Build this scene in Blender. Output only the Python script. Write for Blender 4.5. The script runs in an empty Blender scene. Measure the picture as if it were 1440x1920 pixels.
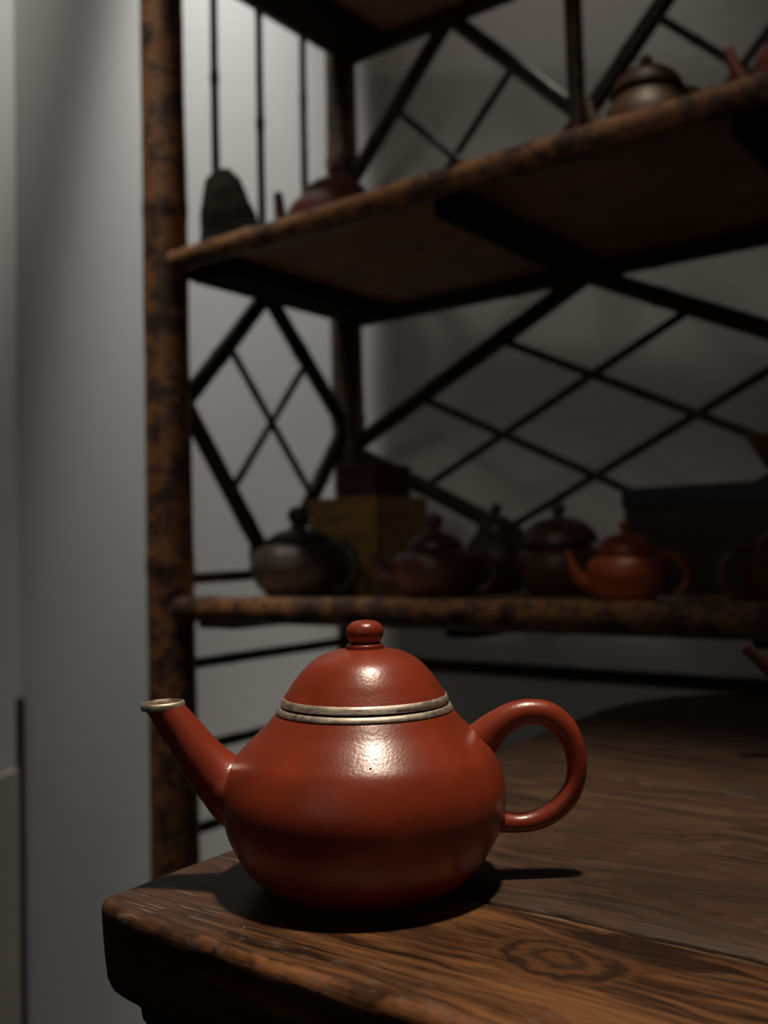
import bpy, bmesh, math, random
from mathutils import Vector, Matrix, noise
PI = math.pi
S = bpy.context.scene
COL = S.collection
rnd = random.Random(7)

# ------------------------------------------------------------------ camera
PITCH, ROLL, EYE = math.radians(2.4), math.radians(1.4), 0.114
F = Vector((0, math.cos(PITCH), math.sin(PITCH)))
R0 = Vector((1, 0, 0)); U0 = Vector((0, -math.sin(PITCH), math.cos(PITCH)))
RX = R0*math.cos(ROLL) - U0*math.sin(ROLL)
UP = U0*math.cos(ROLL) + R0*math.sin(ROLL)
cd = bpy.data.cameras.new('camera'); cam = bpy.data.objects.new('camera', cd); COL.objects.link(cam)
cam.matrix_world = Matrix(((RX.x, UP.x, -F.x, 0), (RX.y, UP.y, -F.y, 0), (RX.z, UP.z, -F.z, EYE), (0, 0, 0, 1)))
cd.sensor_width = 36; cd.lens = 1860/1920*36; cd.clip_start = 0.01
cd.dof.use_dof = True; cd.dof.focus_distance = 0.314; cd.dof.aperture_fstop = 10.2
S.camera = cam

# ------------------------------------------------------------------ world, lamps, exposure
w = bpy.data.worlds.new('world'); S.world = w; w.use_nodes = True
w.node_tree.nodes['Background'].inputs[0].default_value = (0.80, 0.88, 1.0, 1)
w.node_tree.nodes['Background'].inputs[1].default_value = 0.008
S.view_settings.view_transform = 'Standard'; S.view_settings.look = 'None'
S.view_settings.exposure = 0.0; S.view_settings.gamma = 1.0; S.view_settings.use_curve_mapping = False

def aim(o, target):
    o.rotation_euler = (Vector(target) - o.location).to_track_quat('-Z', 'Y').to_euler()
def spot(name, loc, target, power, angle, blend, radius, color):
    d = bpy.data.lights.new(name, 'SPOT'); d.energy = power; d.spot_size = math.radians(angle)
    d.spot_blend = blend; d.shadow_soft_size = radius; d.color = color
    o = bpy.data.objects.new(name, d); COL.objects.link(o); o.location = loc; aim(o, target); return o
def area(name, loc, target, power, size, color):
    d = bpy.data.lights.new(name, 'AREA'); d.energy = power; d.size = size; d.color = color
    o = bpy.data.objects.new(name, d); COL.objects.link(o); o.location = loc; aim(o, target); return o
spot('key_spot', (0.14, 0.195, 1.55), (0.02, 0.338, 0), 88, 24, 0.9, 0.05, (1.0, 0.84, 0.66))
spot('wall_spot', (-0.318, 1.47, 2.20), (-0.282, 1.68, 0.92), 240, 26.5, 1.0, 0.06, (1.0, 0.985, 0.955))
spot('back_wall_spot', (0.42, 1.44, 2.40), (0.30, 1.59, 0.28), 80, 30, 1.0, 0.06, (1.0, 0.93, 0.86))  # added unseen lamp, lifts the wall behind the lattice without lighting the pots
spot('side_wall_spot', (-0.20, 1.600, 2.75), (-0.73, 1.74, 1.15), 210, 16, 1.0, 0.05, (1.0, 0.98, 0.95))
spot('shelf_spot', (0.15, 0.45, 2.2), (0.25, 1.20, 0.6), 75, 30, 0.8, 0.06, (1.0, 0.86, 0.68))
spot('post_spot', (-0.62, 0.95, 2.1), (-0.285, 1.29, 0.35), 100, 21, 0.9, 0.06, (1.0, 0.86, 0.70))
spot('front_spot', (-0.50, -0.50, 1.20), (0.34, 1.50, 0.42), 12, 38, 0.9, 0.30, (1.0, 0.90, 0.80))  # added unseen fill into the lower bay, cone kept off the hero teapot
area('room_fill', (-1.1, -0.9, 0.9), (0.0, 1.2, 0.5), 1.1, 1.4, (1.0, 0.92, 0.84))

# ------------------------------------------------------------------ helpers
class MB:
    def __init__(s): s.v = []; s.f = []
    def add(s, vs, fs):
        n = len(s.v); s.v += [tuple(p) for p in vs]; s.f += [tuple(i+n for i in f) for f in fs]
    def rings(s, rings, closed=True, cap=True):
        n = len(rings[0]); vs = [p for r in rings for p in r]; fs = []
        for i in range(len(rings)-1):
            for j in range(n if closed else n-1):
                a = i*n+j; b = i*n+(j+1) % n
                fs.append((a, b, b+n, a+n))
        if cap:
            fs.append(tuple(range(n))[::-1]); fs.append(tuple(range((len(rings)-1)*n, len(rings)*n)))
        s.add(vs, fs)
    def lathe(s, prof, n=48, c=(0, 0), shear=0.0, lobe=None):
        rs = []
        for r, z in prof:
            ring = []
            for k in range(n):
                a = 2*PI*k/n
                rr = max(r, 1e-5)*(lobe(a, z) if lobe else 1)
                ring.append((c[0]+shear*z+rr*math.cos(a), c[1]+rr*math.sin(a), z))
            rs.append(ring)
        s.rings(rs)
    def box(s, x0, x1, y0, y1, z0, z1):
        s.add([(x0,y0,z0),(x1,y0,z0),(x1,y1,z0),(x0,y1,z0),(x0,y0,z1),(x1,y0,z1),(x1,y1,z1),(x0,y1,z1)],
              [(0,3,2,1),(4,5,6,7),(0,1,5,4),(1,2,6,5),(2,3,7,6),(3,0,4,7)])
    def tube(s, pts, rad, n=12):
        pts = [Vector(p) for p in pts]; rs = []
        up = None
        for i, p in enumerate(pts):
            t = (pts[min(i+1, len(pts)-1)] - pts[max(i-1, 0)]).normalized()
            if up is None:
                up = Vector((0, 0, 1)) if abs(t.z) < .9 else Vector((1, 0, 0))
            b = t.cross(up).normalized(); up = b.cross(t).normalized()
            r = rad[i] if isinstance(rad, (list, tuple)) else rad
            rs.append([p + (b*math.cos(2*PI*k/n) + up*math.sin(2*PI*k/n))*r for k in range(n)])
        s.rings(rs)
    def build(s, name, mat, parent=None, smooth=True, bevel=0, sub=0, sharp=40):
        me = bpy.data.meshes.new(name); me.from_pydata(s.v, [], s.f); me.update()
        bm = bmesh.new(); bm.from_mesh(me); bmesh.ops.recalc_face_normals(bm, faces=bm.faces)
        if smooth:
            for e in bm.edges:
                if len(e.link_faces) == 2 and e.calc_face_angle(0) > math.radians(sharp): e.smooth = False
            for f in bm.faces: f.smooth = True
        bm.to_mesh(me); bm.free()
        o = bpy.data.objects.new(name, me); COL.objects.link(o); me.materials.append(mat)
        if parent: o.parent = parent
        if bevel:
            m = o.modifiers.new('bevel', 'BEVEL'); m.width = bevel; m.segments = 3; m.limit_method = 'ANGLE'
        if sub:
            m = o.modifiers.new('sub', 'SUBSURF'); m.levels = m.render_levels = sub
        return o
def crv(keys, m=6):
    """Catmull-Rom through tuples"""
    out = []; n = len(keys)
    for i in range(n-1):
        p0, p1, p2, p3 = keys[max(i-1, 0)], keys[i], keys[i+1], keys[min(i+2, n-1)]
        for k in range(m):
            t = k/m
            out.append(tuple(.5*(2*b+(c-a)*t+(2*a-5*b+4*c-d)*t*t+(3*b-a-3*c+d)*t**3) for a, b, c, d in zip(p0, p1, p2, p3)))
    out.append(tuple(keys[-1])); return out
def thing(name, label, cat, loc=(0, 0, 0), rotz=0, parent_space=None, group=None):
    o = bpy.data.objects.new(name, None); COL.objects.link(o); o.empty_display_size = .02
    o.location = loc; o.rotation_euler = (0, 0, rotz); o['label'] = label; o['category'] = cat
    if group: o['group'] = group
    return o
def struct(o, label=None):
    o['kind'] = 'structure'
    if label: o['label'] = label
    return o

# ------------------------------------------------------------------ materials
class N:
    def __init__(s, name):
        s.m = bpy.data.materials.new(name); s.m.use_nodes = True; s.t = s.m.node_tree
        s.b = s.t.nodes['Principled BSDF']; s.tc = s.t.nodes.new('ShaderNodeTexCoord')
    def n(s, typ, **kw):
        x = s.t.nodes.new('ShaderNode'+typ)
        for k, v in kw.items(): setattr(x, k, v)
        return x
    def link(s, a, b): s.t.links.new(a, b)
    def put(s, sock, v):
        if hasattr(v, 'is_output'): s.link(v, sock)
        elif isinstance(v, tuple) and len(v) == 3 and sock.type == 'RGBA': sock.default_value = (*v, 1)
        else: sock.default_value = v
    def coords(s, scale=(1, 1, 1), rot=(0, 0, 0), loc=(0, 0, 0)):
        m = s.n('Mapping'); s.link(s.tc.outputs['Object'], m.inputs['Vector'])
        m.inputs['Scale'].default_value = scale; m.inputs['Rotation'].default_value = rot; m.inputs['Location'].default_value = loc
        return m.outputs[0]
    def noise(s, vec, scale, detail=3, rough=.5, dist=0):
        x = s.n('TexNoise'); s.link(vec, x.inputs['Vector'])
        x.inputs['Scale'].default_value = scale; x.inputs['Detail'].default_value = detail
        x.inputs['Roughness'].default_value = rough; x.inputs['Distortion'].default_value = dist
        return x.outputs[0]
    def voro(s, vec, scale, feature='F1', rand=1):
        x = s.n('TexVoronoi', feature=feature); s.link(vec, x.inputs['Vector'])
        x.inputs['Scale'].default_value = scale; x.inputs['Randomness'].default_value = rand
        return x.outputs['Distance']
    def ramp(s, fac, stops, interp='LINEAR'):
        x = s.n('ValToRGB'); s.put(x.inputs[0], fac); e = x.color_ramp.elements; x.color_ramp.interpolation = interp
        while len(e) < len(stops): e.new(.5)
        for el, (p, c) in zip(e, stops):
            el.position = p; el.color = (*c, 1) if isinstance(c, tuple) else (c, c, c, 1)
        return x.outputs[0]
    def mix(s, fac, a, b, mode='MIX'):
        x = s.n('Mix', data_type='RGBA', blend_type=mode)
        s.put(x.inputs[0], fac); s.put(x.inputs[6], a); s.put(x.inputs[7], b); return x.outputs[2]
    def math(s, op, a, b=0.0, c=None):
        x = s.n('Math', operation=op); s.put(x.inputs[0], a); s.put(x.inputs[1], b)
        if c is not None: s.put(x.inputs[2], c)
        return x.outputs[0]
    def range(s, v, a, b, c=0.0, d=1.0):
        x = s.n('MapRange', interpolation_type='SMOOTHSTEP'); s.put(x.inputs[0], v)
        for i, q in enumerate((a, b, c, d)): x.inputs[i+1].default_value = q
        return x.outputs[0]
    def bump(s, h, dist, strength=1.0, nrm=None):
        x = s.n('Bump'); s.put(x.inputs['Height'], h); x.inputs['Distance'].default_value = dist
        x.inputs['Strength'].default_value = strength
        if nrm: s.link(nrm, x.inputs['Normal'])
        return x.outputs[0]
    def done(s, color=None, rough=.5, metal=0.0, normal=None, spec=.5, coat=0.0):
        if color is not None: s.put(s.b.inputs['Base Color'], color)
        s.put(s.b.inputs['Roughness'], rough); s.put(s.b.inputs['Metallic'], metal)
        s.b.inputs['Specular IOR Level'].default_value = spec
        if coat: s.b.inputs['Coat Weight'].default_value = coat; s.b.inputs['Coat Roughness'].default_value = .25
        if normal: s.link(normal, s.b.inputs['Normal'])
        return s.m

def clay(name, c, rough=.42, fine=1.0, hero=False):
    k = N(name); v = k.coords()
    col = k.mix(k.range(k.noise(v, 45, 3), .35, .65), tuple(x*.86 for x in c), tuple(x*1.08 for x in c))
    if not hero:
        return k.done(col, rough, normal=k.bump(k.noise(v, 500, 2), .0002, .4*fine))
    # fine speckle, pits and grog grains
    spk = k.range(k.voro(v, 330), .02, .09, 1, 0)
    sel = k.range(k.noise(v, 120, 1), .66, .70)
    grain = k.math('MULTIPLY', spk, sel)
    pit = k.math('MULTIPLY', k.range(k.voro(k.coords(loc=(.3, .1, .2)), 260), .03, .12, 1, 0), k.range(k.noise(v, 60, 1), .64, .68))
    col = k.mix(pit, col, (.05, .008, .004))
    col = k.mix(k.math('MULTIPLY', grain, .5), col, (.5, .16, .09))
    h1 = k.noise(v, 900, 2, .55); h2 = k.noise(v, 300, 2, .5)
    n1 = k.bump(k.math('ADD', h1, k.math('MULTIPLY', h2, .25)), .00020, .34)
    n2 = k.bump(k.math('SUBTRACT', grain, pit), .0006, .8, n1)
    r = k.math('ADD', rough, k.math('MULTIPLY', k.noise(v, 70, 2), .1))
    return k.done(col, r, normal=n2, spec=.8)

def bamboo(name, a, b, c, sc=34):
    k = N(name); v = k.coords()
    n1 = k.noise(v, sc, 4, .62, .4); n2 = k.noise(v, sc*4.5, 3, .6)
    f = k.math('ADD', k.math('MULTIPLY', n1, .75), k.math('MULTIPLY', n2, .25))
    col = k.ramp(f, [(.36, a), (.47, b), (.56, c), (.66, b)])
    return k.done(col, k.ramp(n2, [(.3, .35), (.7, .6)]), normal=k.bump(n2, .0012, .35), spec=.4)

def wood(name, dark, mid, light, gx=7, gy=120, rough=.42, knot=None, front=False, dusty=0.0, lips=(), con=.24):
    k = N(name)
    warp = k.noise(k.coords((3, 9, 9)), 4, 3)
    vec = k.coords((gx, gy, gy))
    add = k.n('VectorMath', operation='ADD'); k.link(vec, add.inputs[0])
    comb = k.n('CombineXYZ'); k.link(k.math('MULTIPLY', warp, 7.0), comb.inputs[1]); k.link(comb.outputs[0], add.inputs[1])
    g = k.noise(add.outputs[0], 1.0, 5, .62, .3)
    fib = k.noise(k.coords((40, 900, 900)), 1.0, 2, .6)
    big = k.noise(k.coords((9, 16, 16)), 1.0, 3)
    f = k.math('ADD', k.math('MULTIPLY', g, .6), k.math('MULTIPLY', fib, .22))
    f = k.math('ADD', f, k.math('MULTIPLY', big, .18))
    hk = None
    f = k.range(f, .5-con, .5+con)
    if knot:
        sub = k.n('VectorMath', operation='SUBTRACT'); k.link(k.tc.outputs['Object'], sub.inputs[0]); sub.inputs[1].default_value = (knot[0], knot[1], 0)
        sc = k.n('VectorMath', operation='MULTIPLY'); k.link(sub.outputs[0], sc.inputs[0]); sc.inputs[1].default_value = (.8, 1.25, 0)
        ln = k.n('VectorMath', operation='LENGTH'); k.link(sc.outputs[0], ln.inputs[0])
        d = k.math('ADD', ln.outputs['Value'], k.math('MULTIPLY', k.math('SUBTRACT', k.noise(k.coords((1, 1.4, 1)), 55, 4, .6), .5), .020))
        ringv = k.math('MULTIPLY_ADD', k.math('SINE', k.math('MULTIPLY', d, 900)), .09, .44)
        m = k.range(d, .010, .024, 1, 0)
        mm = k.n('Mix'); k.put(mm.inputs[0], m); k.put(mm.inputs[2], f); k.put(mm.inputs[3], ringv); f = mm.outputs[0]
        hk = k.math('SUBTRACT', k.range(d, .0105, .0135), k.math('MULTIPLY', k.range(d, .0135, .021), .0))
    col = k.ramp(f, [(.10, tuple(x*.7 for x in dark)), (.30, dark), (.52, mid), (.80, light), (.98, tuple(x*1.2 for x in light))])
    stain = k.range(k.noise(k.coords((14, 30, 30)), 1.0, 4, .6), .50, .66)
    col = k.mix(k.math('MULTIPLY', stain, .72), col, dark)
    if hk is not None:
        rim = k.math('MULTIPLY', k.range(d, .0095, .0125), k.range(d, .0125, .0155, 1, 0))
        col = k.mix(k.math('MULTIPLY', rim, .45), col, tuple(x*.6 for x in dark))
    # scratches: two families of thin lines
    def lines(rot, sx, sy, lo, hi, mask_lo, mask_sc):
        a = k.noise(k.coords((sx, sy, sx), rot=(0, 0, rot)), 1.0, 2, .5, .2)
        return k.math('MULTIPLY', k.range(a, lo, hi), k.range(k.noise(k.coords(loc=(rot, 1, 0)), mask_sc, 2), mask_lo, mask_lo+.06))
    scr = k.math('MAXIMUM', lines(.9, 25, 900, .70, .74, .52, 26), lines(-.5, 20, 700, .71, .75, .52, 30))
    col = k.mix(k.math('MULTIPLY', scr, .5), col, (.16, .11, .08))
    dk = lines(.35, 14, 420, .60, .68, .42, 22)
    col = k.mix(k.math('MULTIPLY', dk, .75), col, tuple(x*.4 for x in dark))
    fleck = k.math('MULTIPLY', k.range(k.voro(k.coords(), 95), .02, .05, 1, 0), k.range(k.noise(k.coords(), 60, 1), .68, .70))
    col = k.mix(k.math('MULTIPLY', fleck, .8), col, (.45, .38, .32))
    if front:
        sx = k.n('SeparateXYZ'); k.link(k.tc.outputs['Object'], sx.inputs[0])
        nz = k.noise(k.coords((60, 150, 150)), 1.0, 4, .65)
        # worn strip along the front arris, bare wood
        ex = k.math('POWER', 2.71828, k.math('MULTIPLY', sx.outputs['X'], -38.5))
        dist = k.math('ADD', sx.outputs['Y'], k.math('MULTIPLY_ADD', ex, -.0060, .0060))     # distance in from the front edge
        edge = k.math('ADD', dist, k.math('MULTIPLY', k.math('SUBTRACT', nz, .5), .008))
        wear = k.math('MULTIPLY', k.range(edge, .0014, .0036, 1, 0), k.range(sx.outputs['Z'], .8-.0050, .8-.0022))
        bare = k.ramp(nz, [(.3, (.09, .035, .014)), (.55, (.26, .105, .042)), (.75, (.34, .16, .075))])
        col = k.mix(k.math('MULTIPLY', wear, k.range(k.noise(k.coords(), 55, 3), .38, .56)), col, bare)
        # grey-blue scuffs near the arris
        sc1 = k.math('MULTIPLY', k.range(k.noise(k.coords((150, 260, 260), rot=(0, 0, .5)), 1.0, 4, .7), .55, .66), k.range(edge, .008, .024, 1, 0))
        col = k.mix(k.math('MULTIPLY', sc1, .45), col, (.12, .115, .12))
        # smoother, greyer varnish towards the corner
        corner = k.range(k.math('ADD', sx.outputs['X'], k.math('MULTIPLY', big, .03)), .035, .085, 1, 0)
        col = k.mix(k.math('MULTIPLY', corner, .6), col, (.060, .034, .026))
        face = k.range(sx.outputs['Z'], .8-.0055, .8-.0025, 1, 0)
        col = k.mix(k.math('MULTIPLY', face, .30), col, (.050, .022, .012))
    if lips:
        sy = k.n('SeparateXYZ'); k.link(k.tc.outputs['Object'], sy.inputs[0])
        for y in lips:  # pale joint lips: dust and wear, plus bevel highlights painted into the colour
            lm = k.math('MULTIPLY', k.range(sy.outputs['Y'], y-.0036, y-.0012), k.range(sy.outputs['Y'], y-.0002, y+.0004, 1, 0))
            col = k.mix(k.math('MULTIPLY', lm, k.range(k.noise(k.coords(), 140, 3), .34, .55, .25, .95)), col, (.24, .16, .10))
    if front:
        cs = k.math('MULTIPLY', corner, k.math('MAXIMUM', lines(1.25, 30, 480, .60, .68, .45, 50), lines(.15, 24, 620, .62, .69, .48, 40)))
        col = k.mix(k.math('MULTIPLY', k.math('MULTIPLY', cs, .45), k.math('SUBTRACT', 1.0, face)), col, (.30, .25, .21))
    if dusty:
        col = k.mix(k.math('MULTIPLY', k.noise(k.coords(), 25, 4, .7), dusty), col, (.10, .075, .055))
    h = k.math('ADD', k.math('MULTIPLY', g, .8), k.math('MULTIPLY', fib, .35))
    h = k.math('SUBTRACT', h, k.math('MULTIPLY', k.math('MAXIMUM', scr, dk), .5))
    if hk is not None: h = k.math('ADD', h, k.math('MULTIPLY', hk, .4))
    r = k.math('ADD', rough, k.math('MULTIPLY', k.noise(k.coords(), 60, 3), .18))
    return k.done(col, r, normal=k.bump(h, .0009, .55), spec=.32)

def plain(name, c, rough=.6, sc=30, var=.18, bump=.0004):
    k = N(name); n = k.noise(k.coords(), sc, 4, .6)
    col = k.mix(n, tuple(x*(1-var) for x in c), tuple(x*(1+var) for x in c))
    return k.done(col, rough, normal=k.bump(k.noise(k.coords(), sc*8, 2), bump, .4))

def metal(name):
    k = N(name); v = k.coords((1, 1, 8))
    n = k.noise(v, 160, 4, .65); n2 = k.noise(k.coords(), 420, 3, .6)
    col = k.ramp(n, [(.30, (.30, .24, .19)), (.45, (.66, .57, .48)), (.70, (.86, .79, .70))])
    return k.done(col, k.ramp(n2, [(.3, .45), (.7, .68)]), 1.0, k.bump(n, .0003, .35))

M = {}
M['hero'] = clay('red_zhuni_clay', (.26, .038, .015), .25, hero=True)
M['silver'] = metal('aged_silver')
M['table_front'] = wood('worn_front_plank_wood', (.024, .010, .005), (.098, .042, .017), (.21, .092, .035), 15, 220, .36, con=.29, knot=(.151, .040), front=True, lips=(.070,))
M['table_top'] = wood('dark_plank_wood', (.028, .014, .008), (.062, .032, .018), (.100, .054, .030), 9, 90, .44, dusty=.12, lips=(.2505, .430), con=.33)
M['table_under'] = wood('dark_table_wood', (.012, .006, .004), (.030, .015, .009), (.055, .027, .014), 7, 90, .5)
M['bamboo'] = bamboo('mottled_bamboo', (.026, .014, .011), (.074, .038, .026), (.25, .115, .042))
M['bamboo_back'] = bamboo('shaded_mottled_bamboo', (.018, .011, .010), (.045, .025, .020), (.10, .050, .026))  # mottled bamboo darkened for the back posts, shade put into the colour
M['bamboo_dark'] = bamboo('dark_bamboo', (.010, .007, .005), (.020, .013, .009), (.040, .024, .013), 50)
M['board'] = wood('shelf_board_wood', (.27, .16, .09), (.37, .22, .125), (.45, .27, .155), 5, 60, .6)
M['batten'] = plain('dark_batten_wood', (.008, .005, .004), .85)
M['wall'] = plain('matt_wall_paint', (.60, .60, .585), .9, 9, .03, .0006)
M['wall2'] = plain('side_wall_paint', (.62, .60, .58), .9, 9, .03, .0006)
M['dado'] = plain('lower_panel_paint', (.42, .39, .31), .9, 9, .03, .0006)
M['dark'] = plain('dark_corner_shade', (.03, .03, .025), .8)  # near-black colour for the painted corner shadow
M['floor'] = plain('dark_floor', (.06, .05, .045), .6)

M['batten'].node_tree.nodes['Principled BSDF'].inputs['Specular IOR Level'].default_value = .1

# ------------------------------------------------------------------ frames of reference
SO = Vector((-0.2771, 1.30, 0)); SROT = math.atan2(-.6046, .7965)      # shelf: front-left post, u along the front, v inwards
DU = Vector((.7965, -.6046, 0)); DV = Vector((.6046, .7965, 0))
def sh(u, v, z=0): return SO + DU*u + DV*v + Vector((0, 0, z))
TO = Vector((-.0986, .3399, 0))                                        # table: near-left corner
FLOOR = -.80

# ------------------------------------------------------------------ setting
WP, WD, WN = Vector((0, 1.66, 0)), Vector((-.9781, .2079, 0)), Vector((.2079, .9781, 0))   # back wall: point, leftward direction, outward normal
def setting():
    CX = .68                                               # corner, measured along WD
    rot = math.atan2(WN.y, WN.x) - PI/2
    def slab(name, a0, a1, b0, b1, z0, z1, mat):
        # a: to the right along the wall, b: away from the room
        m = MB(); m.box(a0, a1, b0, b1, z0, z1)
        o = m.build(name, mat, smooth=False); o.location = WP; o.rotation_euler = (0, 0, rot); return struct(o)
    slab('wall_back', -CX-.12, 3.0, 0, .12, FLOOR, 3.1, M['wall'])
    slab('wall_left', -CX-.12, -CX, -3.2, 0, FLOOR, 3.1, M['wall2'])
    slab('floor', -CX-.12, 3.0, -3.2, .12, FLOOR-.1, FLOOR, M['floor'])
    slab('corner_shade_strip', -CX, -CX+.010, -.012, 0, FLOOR, -.13, M['dark'])  # dark strip in the corner, stands in for the contact shadow there
    slab('baseboard_left', -CX, -CX+.006, -3.2, -.014, FLOOR, -.255, M['dado'])
setting()

# ------------------------------------------------------------------ table
def table():
    T = thing('table', 'worn dark brown plank table with a chipped front edge under the red teapot', 'table', (TO.x, TO.y, FLOOR), SROT)
    top = -FLOOR                                           # local z of the table top
    SMAX = 1.0
    def sleft(t):
        b = -.0022 - .0252*max(t, 0)/.485
        if t > .44:
            q = min((t-.44)/.13, 1); b += .09*(1-math.sqrt(max(0, 1-q*q)))
        return b
    def tfront(s): return -.0060 + .0060*math.exp(-max(s, 0)/.026)
    def plank(t0, t1, mat, first=False, last=False, seed=0):
        # cross-section: (t fraction anchor, t offset, z, inward t, inward z) walked round
        b = .0011 if not first else .0042
        prof = []
        if first:
            prof += [('f', .0070, -.0312), ('f', .0034, -.0300), ('f', .0016, -.0266), ('f', .0006, -.020), ('f', .0, -.011), ('f', -.0003, -.0055), ('f', -.0004, -.0032), ('f', .0002, -.0016), ('f', .0012, -.0005), ('f', .0026, -.0001), ('f', .0040, 0), ('f', .0062, 0)]
        else:
            prof += [('0', .0, -.028), ('0', .0, -.012), ('0', .0001, -.0028), ('0', .0004, -.0008), ('0', .0012, 0)]
        for q in (.14, .3, .5, .7, .88): prof.append((q, 0, 0))
        prof += [('1', -.0018, -.0002), ('1', -.0008, -.0009), ('1', -.0002, -.003), ('1', .0, -.012), ('1', .0, -.028)]
        n = 150
        rings = []
        A = [0, .0006, .0018, .004, .007, .011, .016, .022]
        A += [.022 + (SMAX-.022)*((i+1)/n)**1.5 for i in range(n)]
        Rb = .0065
        for a in A:
            ring = []
            for kind, off, z in prof:
                sg = a
                j0 = t0 + .0011*noise.noise(Vector((sg*45, t0*90, 3))) + .0009*noise.noise(Vector((sg*160, t0*50, 7)))
                j1 = t1 + .0011*noise.noise(Vector((sg*45, t1*90, 3))) + .0009*noise.noise(Vector((sg*160, t1*50, 7)))
                if first: j0 = tfront(sg)
                if kind == 'f':
                    chip = .0016*noise.noise(Vector((sg*55, 1, seed))) + .0010*noise.noise(Vector((sg*170, 4, seed)))
                    wgt = max(0, 1+z/.007)
                    t = j0 + off*(1+.5*noise.noise(Vector((sg*30, 9, 1)))) + chip*wgt
                    zz = z - abs(chip)*.6*wgt*(1 if off < .0025 else .25)
                elif kind == '0': t, zz = j0+.0003+off, z+.0002
                elif kind == '1': t, zz = j1-.0004+off, z
                else: t, zz = j0+(j1-j0)*kind, z + .0003*noise.noise(Vector((sg*14, kind*3, seed)))
                inset = Rb - math.sqrt(max(0, Rb*Rb-(Rb-min(a, Rb))**2))
                top_in = .004 - math.sqrt(max(0, .004**2-(.004-min(a, .004))**2))
                if zz > -.014: zz -= top_in*.8
                else: zz += inset*.7
                if first and kind == 'f': t += inset*.6
                x = sleft(t) + a*(1 if a < .03 else 1)
                ring.append((x, t, top+zz))
            rings.append(ring)
        m = MB(); m.rings(rings); return m.build('plank', mat, T, sharp=65)
    plank(0, .0700, M['table_front'], first=True, seed=2)
    plank(.0700, .2505, M['table_top'], seed=3)
    plank(.2505, .430, M['table_top'], seed=4)
    plank(.430, .568, M['table_top'], last=True, seed=5)
    # moulding under the slab along the front and the left end
    def strip(name, pts, prof, mat):
        rings = []
        for (x, y), (nx, ny) in pts:
            rings.append([(x+nx*o, y+ny*o, top+z) for o, z in prof])
        m = MB(); m.rings(rings); return m.build(name, mat, T, sharp=50)
    pr = [(.0, -.0285), (-.0005, -.031), (.0025, -.0345), (.0045, -.0365), (.0050, -.040), (.0070, -.0432), (.020, -.0432), (.020, -.0285)]
    L = []
    L.append(((-.0285, .44), (1, .06)))
    L.append(((.0005, .016), (1, .05)))
    L.append(((.0025, .009), (.85, .5))); L.append(((.008, .004), (.5, .85)))
    for i in range(20):
        s_ = .018 + i*.05
        L.append(((s_, tfront(s_)+.0065), (.0, 1)))
    strip('moulding', L, pr, M['table_under'])
    for i, (x0, x1, y0, y1) in enumerate(((.05, .95, .045, .063), (.05, .95, .50, .518), (.03, .05, .045, .50), (.93, .95, .045, .50))):
        m = MB(); m.box(x0, x1, y0, y1, top-.12, top-.028); m.build('apron', M['table_under'], T, smooth=False)
    for x, y in ((.05, .06), (.05, .49), (.92, .06), (.92, .49)):
        m = MB(); m.rings([[(x+sx*r, y+sy*r, z) for sx, sy in ((-1, -1), (1, -1), (1, 1), (-1, 1))] for z, r in ((0, .018), (.2, .021), (top-.028, .026))])
        m.build('leg', M['table_under'], T, smooth=False)
table()

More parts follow.
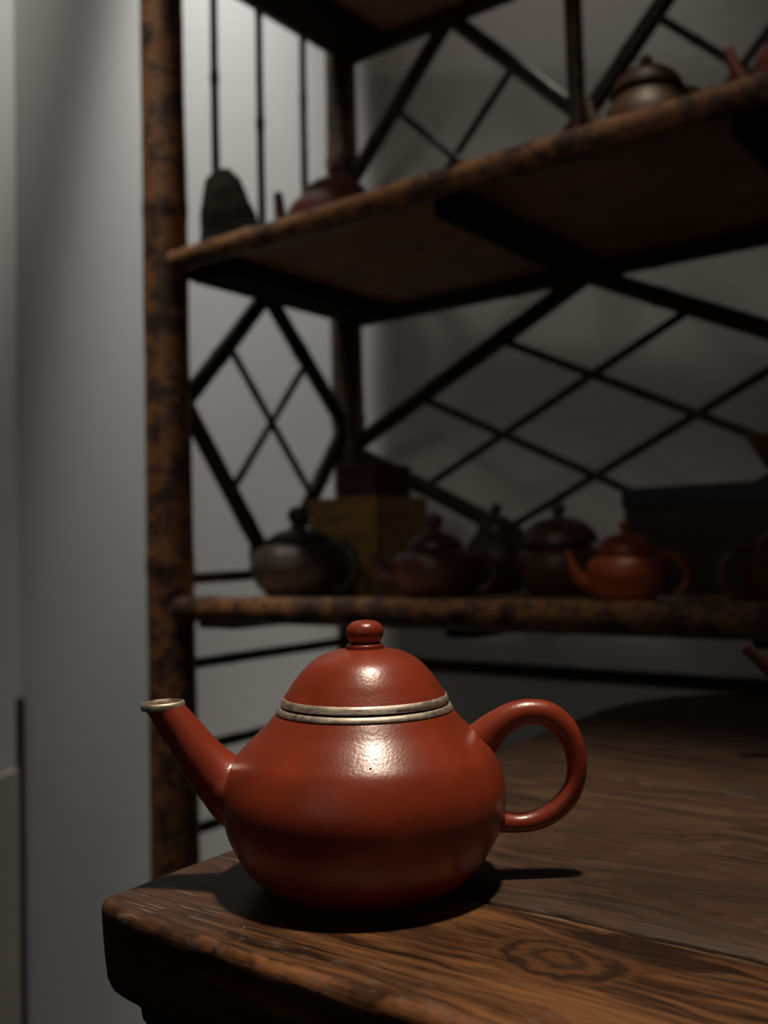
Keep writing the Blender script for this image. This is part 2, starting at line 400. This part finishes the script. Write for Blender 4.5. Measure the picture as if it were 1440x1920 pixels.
# ------------------------------------------------------------------ hero teapot
def loft_pairs(pairs, m=6, n=28, shear=0.0):
    """pairs: (x_a, z_a, x_b, z_b, ry) in mm, cross-section ellipses between two contour points, in the plane y=0"""
    rings = []
    for xa, za, xb, zb, ry in crv(pairs, m):
        cx, cz, ax, az = (xa+xb)/2, (za+zb)/2, (xa-xb)/2, (za-zb)/2
        rings.append([((cx+ax*math.cos(t))/1000, ry*math.sin(t)/1000, (cz+az*math.cos(t))/1000) for t in [2*PI*k/n for k in range(n)]])
    return rings
def hero():
    T = thing('teapot', 'large glossy red clay teapot with silver rim bands, in focus near the table corner', 'teapot', (-.0100, .3505, .0002))
    K = .026
    mm = .001
    body = crv([(0, 0), (.028, 0), (.0310, .0003), (.0338, .0013), (.0368, .0035), (.0412, .0080), (.0446, .0135), (.0475, .0197), (.0490, .0265), (.0490, .033), (.0475, .0390), (.0449, .0444), (.0412, .0485), (.0358, .0537), (.0338, .0558), (.0318, .0581), (.0303, .0598)], 5)
    inner = [(.0296, .0600), (.0270, .0598), (.0268, .058), (.030, .052), (.040, .042), (.044, .030), (.040, .012), (.030, .004), (0, .004)]
    m = MB(); m.lathe(body + inner, 128, shear=K); m.build('body', M['hero'], T, sharp=55)
    m = MB(); m.lathe([(.0275, .0603), (.0303, .0596), (.0309, .0595), (.0310, .0598), (.0301, .0611), (.0298, .0613), (.0275, .0613), (.0275, .0603)], 128, shear=K); m.build('shoulder_band', M['silver'], T, sharp=60)
    lid = [(0, .0622), (.0286, .0622)] + crv([(.0288, .0640), (.0284, .0645), (.0265, .0673), (.0238, .0712), (.0196, .0758), (.0150, .0787), (.0116, .0799), (.0075, .0806), (0, .0808)], 6)
    m = MB(); m.lathe([(0, .055), (.0255, .055), (.0258, .0622)] + lid[1:], 128, shear=K); ld = m.build('lid', M['hero'], T, sharp=55)
    m = MB(); m.lathe([(.0262, .0620), (.0292, .0620), (.0295, .0623), (.0292, .0634), (.0287, .0645), (.0284, .0646), (.0262, .0640), (.0262, .0620)], 128, shear=K); m.build('rim_band', M['silver'], ld, sharp=60)
    kn = crv([(0, .0800), (.0064, .0800), (.0067, .0806), (.0067, .0817), (.0064, .0822), (.0056, .0824), (.0053, .0829), (.0058, .0838), (.0064, .0851), (.0066, .0866), (.0062, .0882), (.0051, .0895), (.0034, .0903), (.0015, .0906), (0, .0907)], 4)
    m = MB(); m.lathe(kn, 64, shear=K); m.build('knob', M['hero'], ld, sharp=60)
    # spout (contour pairs upper / lower in mm)
    sp = [(-36, 44, -46, 18, 11.5), (-42.2, 44.0, -52.0, 24.0, 10.6), (-44.6, 44.8, -55.0, 28.2, 9.6), (-47.9, 47.4, -60.4, 35.8, 8.6), (-51.8, 51.2, -64.6, 42.8, 8.0), (-56.5, 56.6, -69.4, 51.8, 7.3), (-60.6, 61.2, -74.4, 59.8, 7.0), (-62.0, 62.8, -76.4, 62.2, 7.0)]
    r = loft_pairs(sp)
    # fold the tip inwards to a real opening
    tip = r[-1]
    def scaled(ring, f, dz):
        c = [sum(p[i] for p in ring)/len(ring) for i in range(3)]
        return [(c[0]+(p[0]-c[0])*f, c[1]+(p[1]-c[1])*f, p[2]+dz) for p in ring]
    dn = [(p[0]+.006, p[1], p[2]-.012) for p in scaled(tip, .82, 0)]
    m = MB(); m.rings(r + [scaled(tip, .90, 0), dn]); spo = m.build('spout', M['hero'], T, sharp=55)
    rim = [scaled(tip, 1.03, -.0012), scaled(tip, 1.06, -.0002), scaled(tip, 1.05, .0008), scaled(tip, 1.01, .0012), scaled(tip, .96, .0013), scaled(tip, .92, .0008), scaled(tip, .89, -.0008)]
    m = MB(); m.rings(rim + [rim[0]], cap=False); m.build('spout_rim', M['silver'], spo, sharp=60)
    hp = [(32, 50.5, 40, 37.5, 5.5), (37.8, 52.8, 46.4, 42.6, 5.2), (41, 54.8, 48.4, 45.0, 4.9), (44.6, 57.0, 49.9, 47.2, 4.7), (50, 59.7, 52.6, 50.0, 4.6), (55, 61.2, 55.8, 52.0, 4.5), (60, 61.6, 59.6, 52.7, 4.4), (66, 60.7, 63.4, 52.1, 4.3), (71, 57.9, 67.0, 49.4, 4.2), (75.5, 52.8, 69.6, 46.0, 4.1), (78.0, 46.2, 71.2, 41.7, 4.0), (78.8, 39.3, 71.7, 37.5, 3.9), (77.9, 32.2, 71.0, 33.2, 3.8), (75.2, 26, 68.8, 29.4, 3.7), (70.9, 21.2, 65.3, 26.0, 3.6), (65.5, 17.8, 61.4, 23.7, 3.6), (60, 16.0, 57.7, 22.5, 3.6), (54.6, 15.5, 54.0, 22.1, 3.7), (49, 15.6, 49.6, 22.9, 3.9), (43, 15.8, 44.4, 24.5, 4.4)]
    m = MB(); m.rings(loft_pairs(hp, 5, 24)); m.build('handle', M['hero'], T, sharp=55)
hero()

# ------------------------------------------------------------------ bamboo shelf
def culm(m, p0, p1, r0, r1=None, nodes=.2, phase=.5, bend=0.0, n=12, seed=0, swell=.10):
    p0, p1 = Vector(p0), Vector(p1); r1 = r1 or r0
    L = (p1-p0).length; k = max(4, int(L/.012)); pts = []; rad = []
    side = (p1-p0).cross(Vector((.3, .5, .8))).normalized()
    for i in range(k+1):
        t = i/k; d = t*L
        q = ((d/nodes+phase) % 1.0); q = min(q, 1-q)*nodes
        r = (r0+(r1-r0)*t)*(1 + swell*math.exp(-(q/.006)**2) + .025*noise.noise(Vector((d*9, seed*3.1, 0))))
        pts.append(p0.lerp(p1, t) + side*(bend*math.sin(PI*t) + r0*.10*noise.noise(Vector((d*5, seed*1.7, 5)))))
        rad.append(r)
    m.tube(pts, rad, n)
W, D = .85, .372
def shelf():
    T = thing('display_shelf', 'tall mottled bamboo display shelf with lattice sides and back, full of teapots', 'shelf', (SO.x, SO.y, FLOOR), SROT)
    Z = -FLOOR
    def bam(name, p0, p1, r0, r1=None, mat='bamboo', **kw):
        m = MB(); a = (p0[0], p0[1], p0[2]+Z); b = (p1[0], p1[1], p1[2]+Z)
        kw.setdefault('seed', rnd.random()*50)
        culm(m, a, b, r0, r1, **kw); return m.build(name, M[mat], T, sharp=70)
    def bx(name, x0, x1, y0, y1, z0, z1, mat):
        m = MB(); m.box(x0, x1, y0, y1, z0+Z, z1+Z); return m.build(name, M[mat], T, smooth=False, bevel=.002)
    bam('post', (-.004, 0, FLOOR), (-.008, 0, 1.44), .0335, .0265, nodes=.47, phase=.067, swell=.09, n=20)
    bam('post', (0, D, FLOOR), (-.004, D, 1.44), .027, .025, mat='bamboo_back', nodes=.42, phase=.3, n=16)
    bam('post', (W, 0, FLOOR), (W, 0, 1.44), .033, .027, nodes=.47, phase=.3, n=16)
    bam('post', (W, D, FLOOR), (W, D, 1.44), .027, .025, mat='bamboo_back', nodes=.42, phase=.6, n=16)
    for zc, rf in ((.049, .0165), (.502, .0150), (.932, .0150), (1.365, .0150)):
        bam('front_rail', (-.030, -.004, zc), (W+.03, -.004, zc), rf, nodes=.24, phase=.55 if zc < .1 else .25, swell=.12, n=14)
        bx('shelf_board', .012, W-.012, .006, D+.004, zc-.003, zc+.009, 'board')
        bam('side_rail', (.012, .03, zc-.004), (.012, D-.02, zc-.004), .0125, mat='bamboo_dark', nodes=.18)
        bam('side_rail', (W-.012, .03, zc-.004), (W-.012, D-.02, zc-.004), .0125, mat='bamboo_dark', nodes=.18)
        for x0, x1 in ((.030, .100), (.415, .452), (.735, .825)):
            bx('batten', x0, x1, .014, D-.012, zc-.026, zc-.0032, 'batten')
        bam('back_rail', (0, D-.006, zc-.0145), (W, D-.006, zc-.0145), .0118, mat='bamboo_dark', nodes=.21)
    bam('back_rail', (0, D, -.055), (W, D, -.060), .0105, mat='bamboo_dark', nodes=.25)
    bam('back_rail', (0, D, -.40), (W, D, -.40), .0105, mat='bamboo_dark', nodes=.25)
    for z in (.087, -.026, -.137, -.243, -.35, -.46):
        for x in (0, W):
            bam('side_rail', (x, .02, z), (x, D-.02, z+.003), .0075, mat='bamboo_dark', nodes=.16)
    bam('front_rail', (0, 0, -.46), (W, 0, -.46), .014, nodes=.24)
    # back lattice, lower bay: one wide diamond with a grid inside
    l, t, r, b = (0, .283), (.425, .487), (W, .283), (.425, .075)
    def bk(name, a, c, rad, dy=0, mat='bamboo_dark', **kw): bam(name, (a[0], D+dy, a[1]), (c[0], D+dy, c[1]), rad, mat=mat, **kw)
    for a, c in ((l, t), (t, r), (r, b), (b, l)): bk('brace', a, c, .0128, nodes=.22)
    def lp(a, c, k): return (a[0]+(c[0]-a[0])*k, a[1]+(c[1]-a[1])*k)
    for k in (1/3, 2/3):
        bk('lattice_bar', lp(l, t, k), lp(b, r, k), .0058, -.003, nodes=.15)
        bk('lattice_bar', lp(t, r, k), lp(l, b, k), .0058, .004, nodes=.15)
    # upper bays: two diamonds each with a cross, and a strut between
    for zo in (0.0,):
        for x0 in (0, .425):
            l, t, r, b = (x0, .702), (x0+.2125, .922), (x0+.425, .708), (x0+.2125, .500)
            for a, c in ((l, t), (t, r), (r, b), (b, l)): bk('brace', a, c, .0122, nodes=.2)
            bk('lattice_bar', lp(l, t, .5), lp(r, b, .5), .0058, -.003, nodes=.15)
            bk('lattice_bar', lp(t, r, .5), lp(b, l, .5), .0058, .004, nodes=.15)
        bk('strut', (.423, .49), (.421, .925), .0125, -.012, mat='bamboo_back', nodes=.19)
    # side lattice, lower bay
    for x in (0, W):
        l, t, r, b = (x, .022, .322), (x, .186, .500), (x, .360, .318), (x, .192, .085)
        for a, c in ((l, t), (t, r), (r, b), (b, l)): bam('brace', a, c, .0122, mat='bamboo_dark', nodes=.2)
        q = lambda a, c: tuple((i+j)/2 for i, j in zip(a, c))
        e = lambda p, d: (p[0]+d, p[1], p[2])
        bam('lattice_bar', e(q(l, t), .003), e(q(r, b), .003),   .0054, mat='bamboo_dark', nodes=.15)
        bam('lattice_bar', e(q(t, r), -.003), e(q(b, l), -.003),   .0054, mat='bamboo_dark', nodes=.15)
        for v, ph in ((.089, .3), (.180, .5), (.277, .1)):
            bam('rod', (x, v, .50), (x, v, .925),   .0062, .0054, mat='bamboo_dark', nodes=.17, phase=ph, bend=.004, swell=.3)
shelf()

# ------------------------------------------------------------------ small teapots, generic builder
ZL, ZM = .058, .511                    # tops of the lower and the middle board
def small_pot(label, u, v, z, rb, h, mat, spout=1, yaw=0, prof=None, lidr=.55, lidh=.28, knob=.13, lobes=0, handle=1.0, spl=.75, flange=False, hz=.5, tip=.92):
    """rb body radius, h body height to the lid seat"""
    p = sh(u, v, z)
    T = thing('teapot', label, 'teapot', (p.x, p.y, p.z), SROT+yaw, group='clay teapots kept on the bamboo shelf')
    prof = prof or [(0, 0), (.60, 0), (.66, .03), (.86, .22), (.99, .45), (1.0, .60), (.90, .82), (.72, .95), (.62, 1.0)]
    lob = (lambda a, zz: 1+.035*abs(math.cos(a*lobes/2))-.02) if lobes else None
    pr = crv([(r*rb, q*h) for r, q in prof], 4)
    m = MB(); m.lathe(pr + [(0, h)], 44, lobe=lob); m.build('body', mat, T, sharp=60)
    lr, lh = lidr*rb, lidh*h
    lp = [(0, h)] + ([(lr*1.18, h), (lr*1.2, h+.0015), (lr*1.18, h+.004)] if flange else [(lr*1.05, h), (lr*1.06, h+.0015)]) + crv([(lr, h+.002), (lr*.92, h+lh*.45), (lr*.6, h+lh*.85), (lr*.2, h+lh), (0, h+lh)], 4)
    m = MB(); m.lathe(lp, 36, lobe=lob); ld = m.build('lid', mat, T, sharp=50)
    kr = knob*rb; kz = h+lh-.0008
    m = MB(); m.lathe(crv([(0, 0), (kr*.75, 0), (kr*.62, kr*.4), (kr*.95, kr*1.0), (kr, kr*1.45), (kr*.7, kr*2.0), (0, kr*2.2)], 3), 20)
    k = m.build('knob', mat, ld); k.location = (0, 0, kz)
    # spout on -x, handle on +x
    s = spout
    L = spl*rb
    pts = crv([(-s*rb*.80, 0, h*.38), (-s*(rb*.98+L*.18), 0, h*.46), (-s*(rb+L*.55), 0, h*(.30+.39*tip)), (-s*(rb+L*.8), 0, h*tip)], 5)
    rad = [rb*(.21-.12*i/(len(pts)-1)) for i in range(len(pts))]
    m = MB(); m.tube(pts, rad, 14); m.build('spout', mat, T)
    hr = h*.36*handle
    pts = [(s*(rb*.86+hr*.9*math.sin(PI*t)*1.25), 0, h*hz+hr*math.cos(PI*t)*1.05) for t in [i/18 for i in range(19)]]
    pts = [(s*rb*.62, 0, h*hz+hr*1.0)] + pts + [(s*rb*.70, 0, h*hz-hr*1.0)]
    m = MB(); m.tube(pts, rb*.105, 12); m.build('handle', mat, T)
    return T
M['orange'] = clay('orange_clay', (.24, .048, .014), .42)
M['maroon'] = clay('maroon_clay', (.070, .020, .018), .38)
M['brown'] = clay('purple_brown_clay', (.075, .034, .027), .42)
M['greybrown'] = clay('grey_brown_clay', (.040, .032, .028), .48)
M['blackclay'] = clay('dark_clay', (.040, .024, .020), .5)
M['red'] = clay('dull_red_clay', (.12, .028, .022), .45)
M['tan'] = clay('tan_clay', (.070, .038, .021), .5)
squat = [(0, 0), (.62, 0), (.70, .05), (.88, .22), (.99, .50), (1.0, .62), (.96, .80), (.82, .93), (.66, 1.0)]
tall = [(0, 0), (.62, 0), (.70, .04), (.90, .25), (1.0, .52), (.96, .70), (.80, .88), (.64, 1.0)]

Y0 = .649                              # spout to the left as seen from the table
small_pot('ribbed grey brown teapot with a wide flanged lid, leftmost on the lower shelf', .094, .14, ZL, .066, .076, M['greybrown'], yaw=Y0-.5, lidr=.60, lidh=.22, knob=.22, lobes=12, handle=1.05, flange=True, hz=.52, spl=.18)
small_pot('dark maroon teapot with its spout to the left, in front of the wooden box', .312, .15, ZL, .056, .060, M['maroon'], yaw=.55, prof=squat, lidr=.62, lidh=.36, knob=.19, spl=.5)
small_pot('small blackish teapot with a pointed knob, behind and between two larger pots', .312, .300, ZL, .046, .080, M['blackclay'], yaw=.6, prof=tall, lidr=.6, lidh=.30, knob=.17)
small_pot('tall domed purplish brown teapot just left of the orange teapot', .452, .21, ZL, .053, .062, M['brown'], yaw=Y0-1.0, prof=squat, lidr=.88, lidh=.52, knob=.17, spl=.4)
small_pot('small bright orange clay teapot on the lower shelf', .580, .11, ZL, .043, .050, M['orange'], yaw=Y0, prof=squat, lidr=.70, lidh=.42, knob=.15, spl=.52, handle=1.25, tip=1.06)
small_pot('maroon teapot at the right end of the lower shelf, cut by the picture edge', .735, .13, ZL, .042, .056, M['maroon'], yaw=Y0+PI, prof=squat, lidr=.66, lidh=.28, knob=.17, handle=1.2)
small_pot('dull red teapot with a raised spout on the middle shelf, against the back post', .148, .170, ZM, .068, .092, M['red'], yaw=Y0-.1, prof=squat, lidr=.66, lidh=.30, knob=.15, spl=.22, tip=1.14)
small_pot('low red teapot mostly hidden behind the front rail of the middle shelf', .31, .17, ZM, .034, .054, M['red'], yaw=.9, prof=squat, lidr=.6, lidh=.3, knob=.2)
small_pot('tan brown teapot with a round handle on the middle shelf, right of the back strut', .617, .12, ZM, .047, .078, M['tan'], yaw=Y0, prof=tall, lidr=.78, lidh=.34, knob=.15, spl=.4, handle=.85, hz=.72)
small_pot('red teapot with an upturned spout at the right end of the middle shelf', .775, .12, ZM, .050, .080, M['red'], yaw=Y0, prof=squat, lidr=.7, lidh=.36, knob=.16, spl=.6, tip=.95)

# teapot on the table whose spout alone enters the picture
def side_pot():
    T = thing('teapot', 'brown clay teapot at the right of the table, only its spout tip in view', 'teapot', (.272, .530, .0003), 0); T.scale = (.94, .94, .94)
    m = MB(); m.lathe(crv([(0, 0), (.030, 0), (.036, .003), (.046, .018), (.048, .030), (.043, .045), (.032, .055), (.026, .058)], 5)+[(0, .058)], 56); m.build('body', M['brown'], T, sharp=60)
    m = MB(); m.lathe([(0, .058), (.027, .058), (.0275, .060)]+crv([(.026, .061), (.021, .067), (.010, .071), (0, .072)], 4), 48); ld = m.build('lid', M['brown'], T, sharp=60)
    m = MB(); m.lathe(crv([(0, .0715), (.006, .0715), (.005, .074), (.0075, .078), (.005, .082), (0, .083)], 4), 24); m.build('knob', M['brown'], ld)
    sp = [(-36, 40, -42, 16, 10), (-46, 42, -52, 24, 9), (-58, 49, -64, 35, 7), (-74, 58, -78, 49, 5), (-86, 66.5, -90, 61.5, 3.6)]
    m = MB(); m.rings(loft_pairs(sp)); m.build('spout', M['brown'], T, sharp=60)
    m = MB(); m.tube(crv([(.040, 0, .046), (.056, 0, .056), (.072, 0, .046), (.072, 0, .028), (.058, 0, .018), (.042, 0, .016)], 6), .0045, 14); m.build('handle', M['brown'], T)
side_pot()

# ------------------------------------------------------------------ boxes and other things on the shelf
def boxthing(name, label, cat, u, v, z, du, dv, h, mat, lidmat=None, lidh=0.0, over=.0, yaw=0.0, group=None):
    p = sh(u, v, z); T = thing(name, label, cat, (p.x, p.y, p.z), SROT+yaw, group=group)
    m = MB(); m.box(-du, 0, 0, dv, 0, h-lidh); m.build('box_body', mat, T, smooth=False, bevel=.0015)
    if lidh:
        m = MB(); m.box(-du-over, over, -over, dv+over, h-lidh+.0006, h); m.build('lid', lidmat or mat, T, smooth=False, bevel=.0015)
    return T
M['tanwood'] = wood('tan_box_wood', (.26, .150, .052), (.36, .21, .078), (.43, .25, .10), 5, 60, .55)
M['redbox'] = plain('dark_red_box', (.055, .012, .012), .6)
M['bluebox'] = plain('blue_black_lacquer', (.016, .018, .024), .5)
M['boxface'] = plain('brown_black_box_side', (.022, .017, .012), .6)
M['bowl'] = clay('brown_bowl_clay', (.13, .062, .030), .5)
M['rock'] = plain('dark_grey_stone', (.010, .011, .009), .9, 60, .35, .002)
M['rock'].node_tree.nodes['Principled BSDF'].inputs['Specular IOR Level'].default_value = .1
M['pale'] = plain('pale_porcelain', (.20, .23, .26), .25)
boxthing('box', 'tan wooden box on the lower shelf, behind the ribbed grey brown teapot', 'box', .171, .214, ZL+.0005, .125, .125, .136, M['tanwood'], M['tanwood'], .03)
boxthing('box', 'dark red box lying on top of the tan wooden box', 'box', .163, .224, ZL+.1375, .066, .085, .046, M['redbox'], M['redbox'], .012, .001)
boxthing('box', 'large blue black box on the lower shelf, behind the orange teapot', 'box', .760, .250, ZL+.0005, .242, .10, .126, M['boxface'], M['bluebox'], .024, .002)
p = sh(.700, .298, ZL+.1270)
T = thing('bowl', 'brown flared bowl standing on the blue black box', 'bowl', (p.x, p.y, p.z), SROT)
m = MB(); m.lathe([(0, 0), (.022, 0), (.022, .004)] + crv([(.019, .006), (.030, .020), (.042, .040), (.048, .050)], 4), 40)
m2 = MB(); m2.lathe([(0, 0), (.022, 0), (.022, .004)] + crv([(.019, .006), (.030, .020), (.042, .040), (.048, .050)], 4) + crv([(.046, .050), (.040, .040), (.028, .022), (.0, .010)], 4), 40)
m2.build('bowl_body', M['bowl'], T, sharp=60)
m = MB(); m.lathe([(.046, .049), (.0490, .049), (.0492, .051), (.046, .051), (.046, .049)], 40); m.build('rim', M['bowl'], T)
p = sh(.640, .085, ZL)
T = thing('saucer', 'small pale blue grey saucer lying right of the orange teapot', 'saucer', (p.x, p.y, p.z), SROT)
m = MB(); m.lathe([(0, 0), (.010, 0), (.010, .002), (.018, .006), (.0185, .0068), (.017, .0064), (.009, .003), (0, .003)], 32); m.build('dish', M['pale'], T)
def rock():
    p = sh(.052, .075, ZM); T = thing('stone', 'dark grey peaked stone lump at the left end of the middle shelf', 'stone', (p.x, p.y, p.z), SROT+.64)
    m = MB(); rings = []
    keys = crv([(-.050, .058, .034, 0), (-.052, .056, .035, .02), (-.048, .048, .034, .05), (-.046, .034, .031, .08), (-.042, .022, .026, .105), (-.038, .012, .020, .118), (-.025, .006, .010, .126), (-.012, .002, .003, .129)], 4)
    for x0, x1, ry, z in keys:
        ring = []
        for k in range(36):
            a = 2*PI*k/36; ca, sa = math.cos(a), math.sin(a)
            e = lambda q: math.copysign(abs(q)**.75, q)
            x = .84*((x0+x1)/2 + (x1-x0)/2*e(ca)) - .008; y = ry*e(sa)
            d = .0035*noise.noise(Vector((x*40, y*40, z*40))) + .0015*noise.noise(Vector((x*110, y*110, z*110)))
            ring.append((x+ca*d, y+sa*d, max(z+d*(1 if z > .01 else 0), 0)))
        rings.append(ring)
    m.rings(rings); m.build('stone_body', M['rock'], T, sharp=80)
rock()
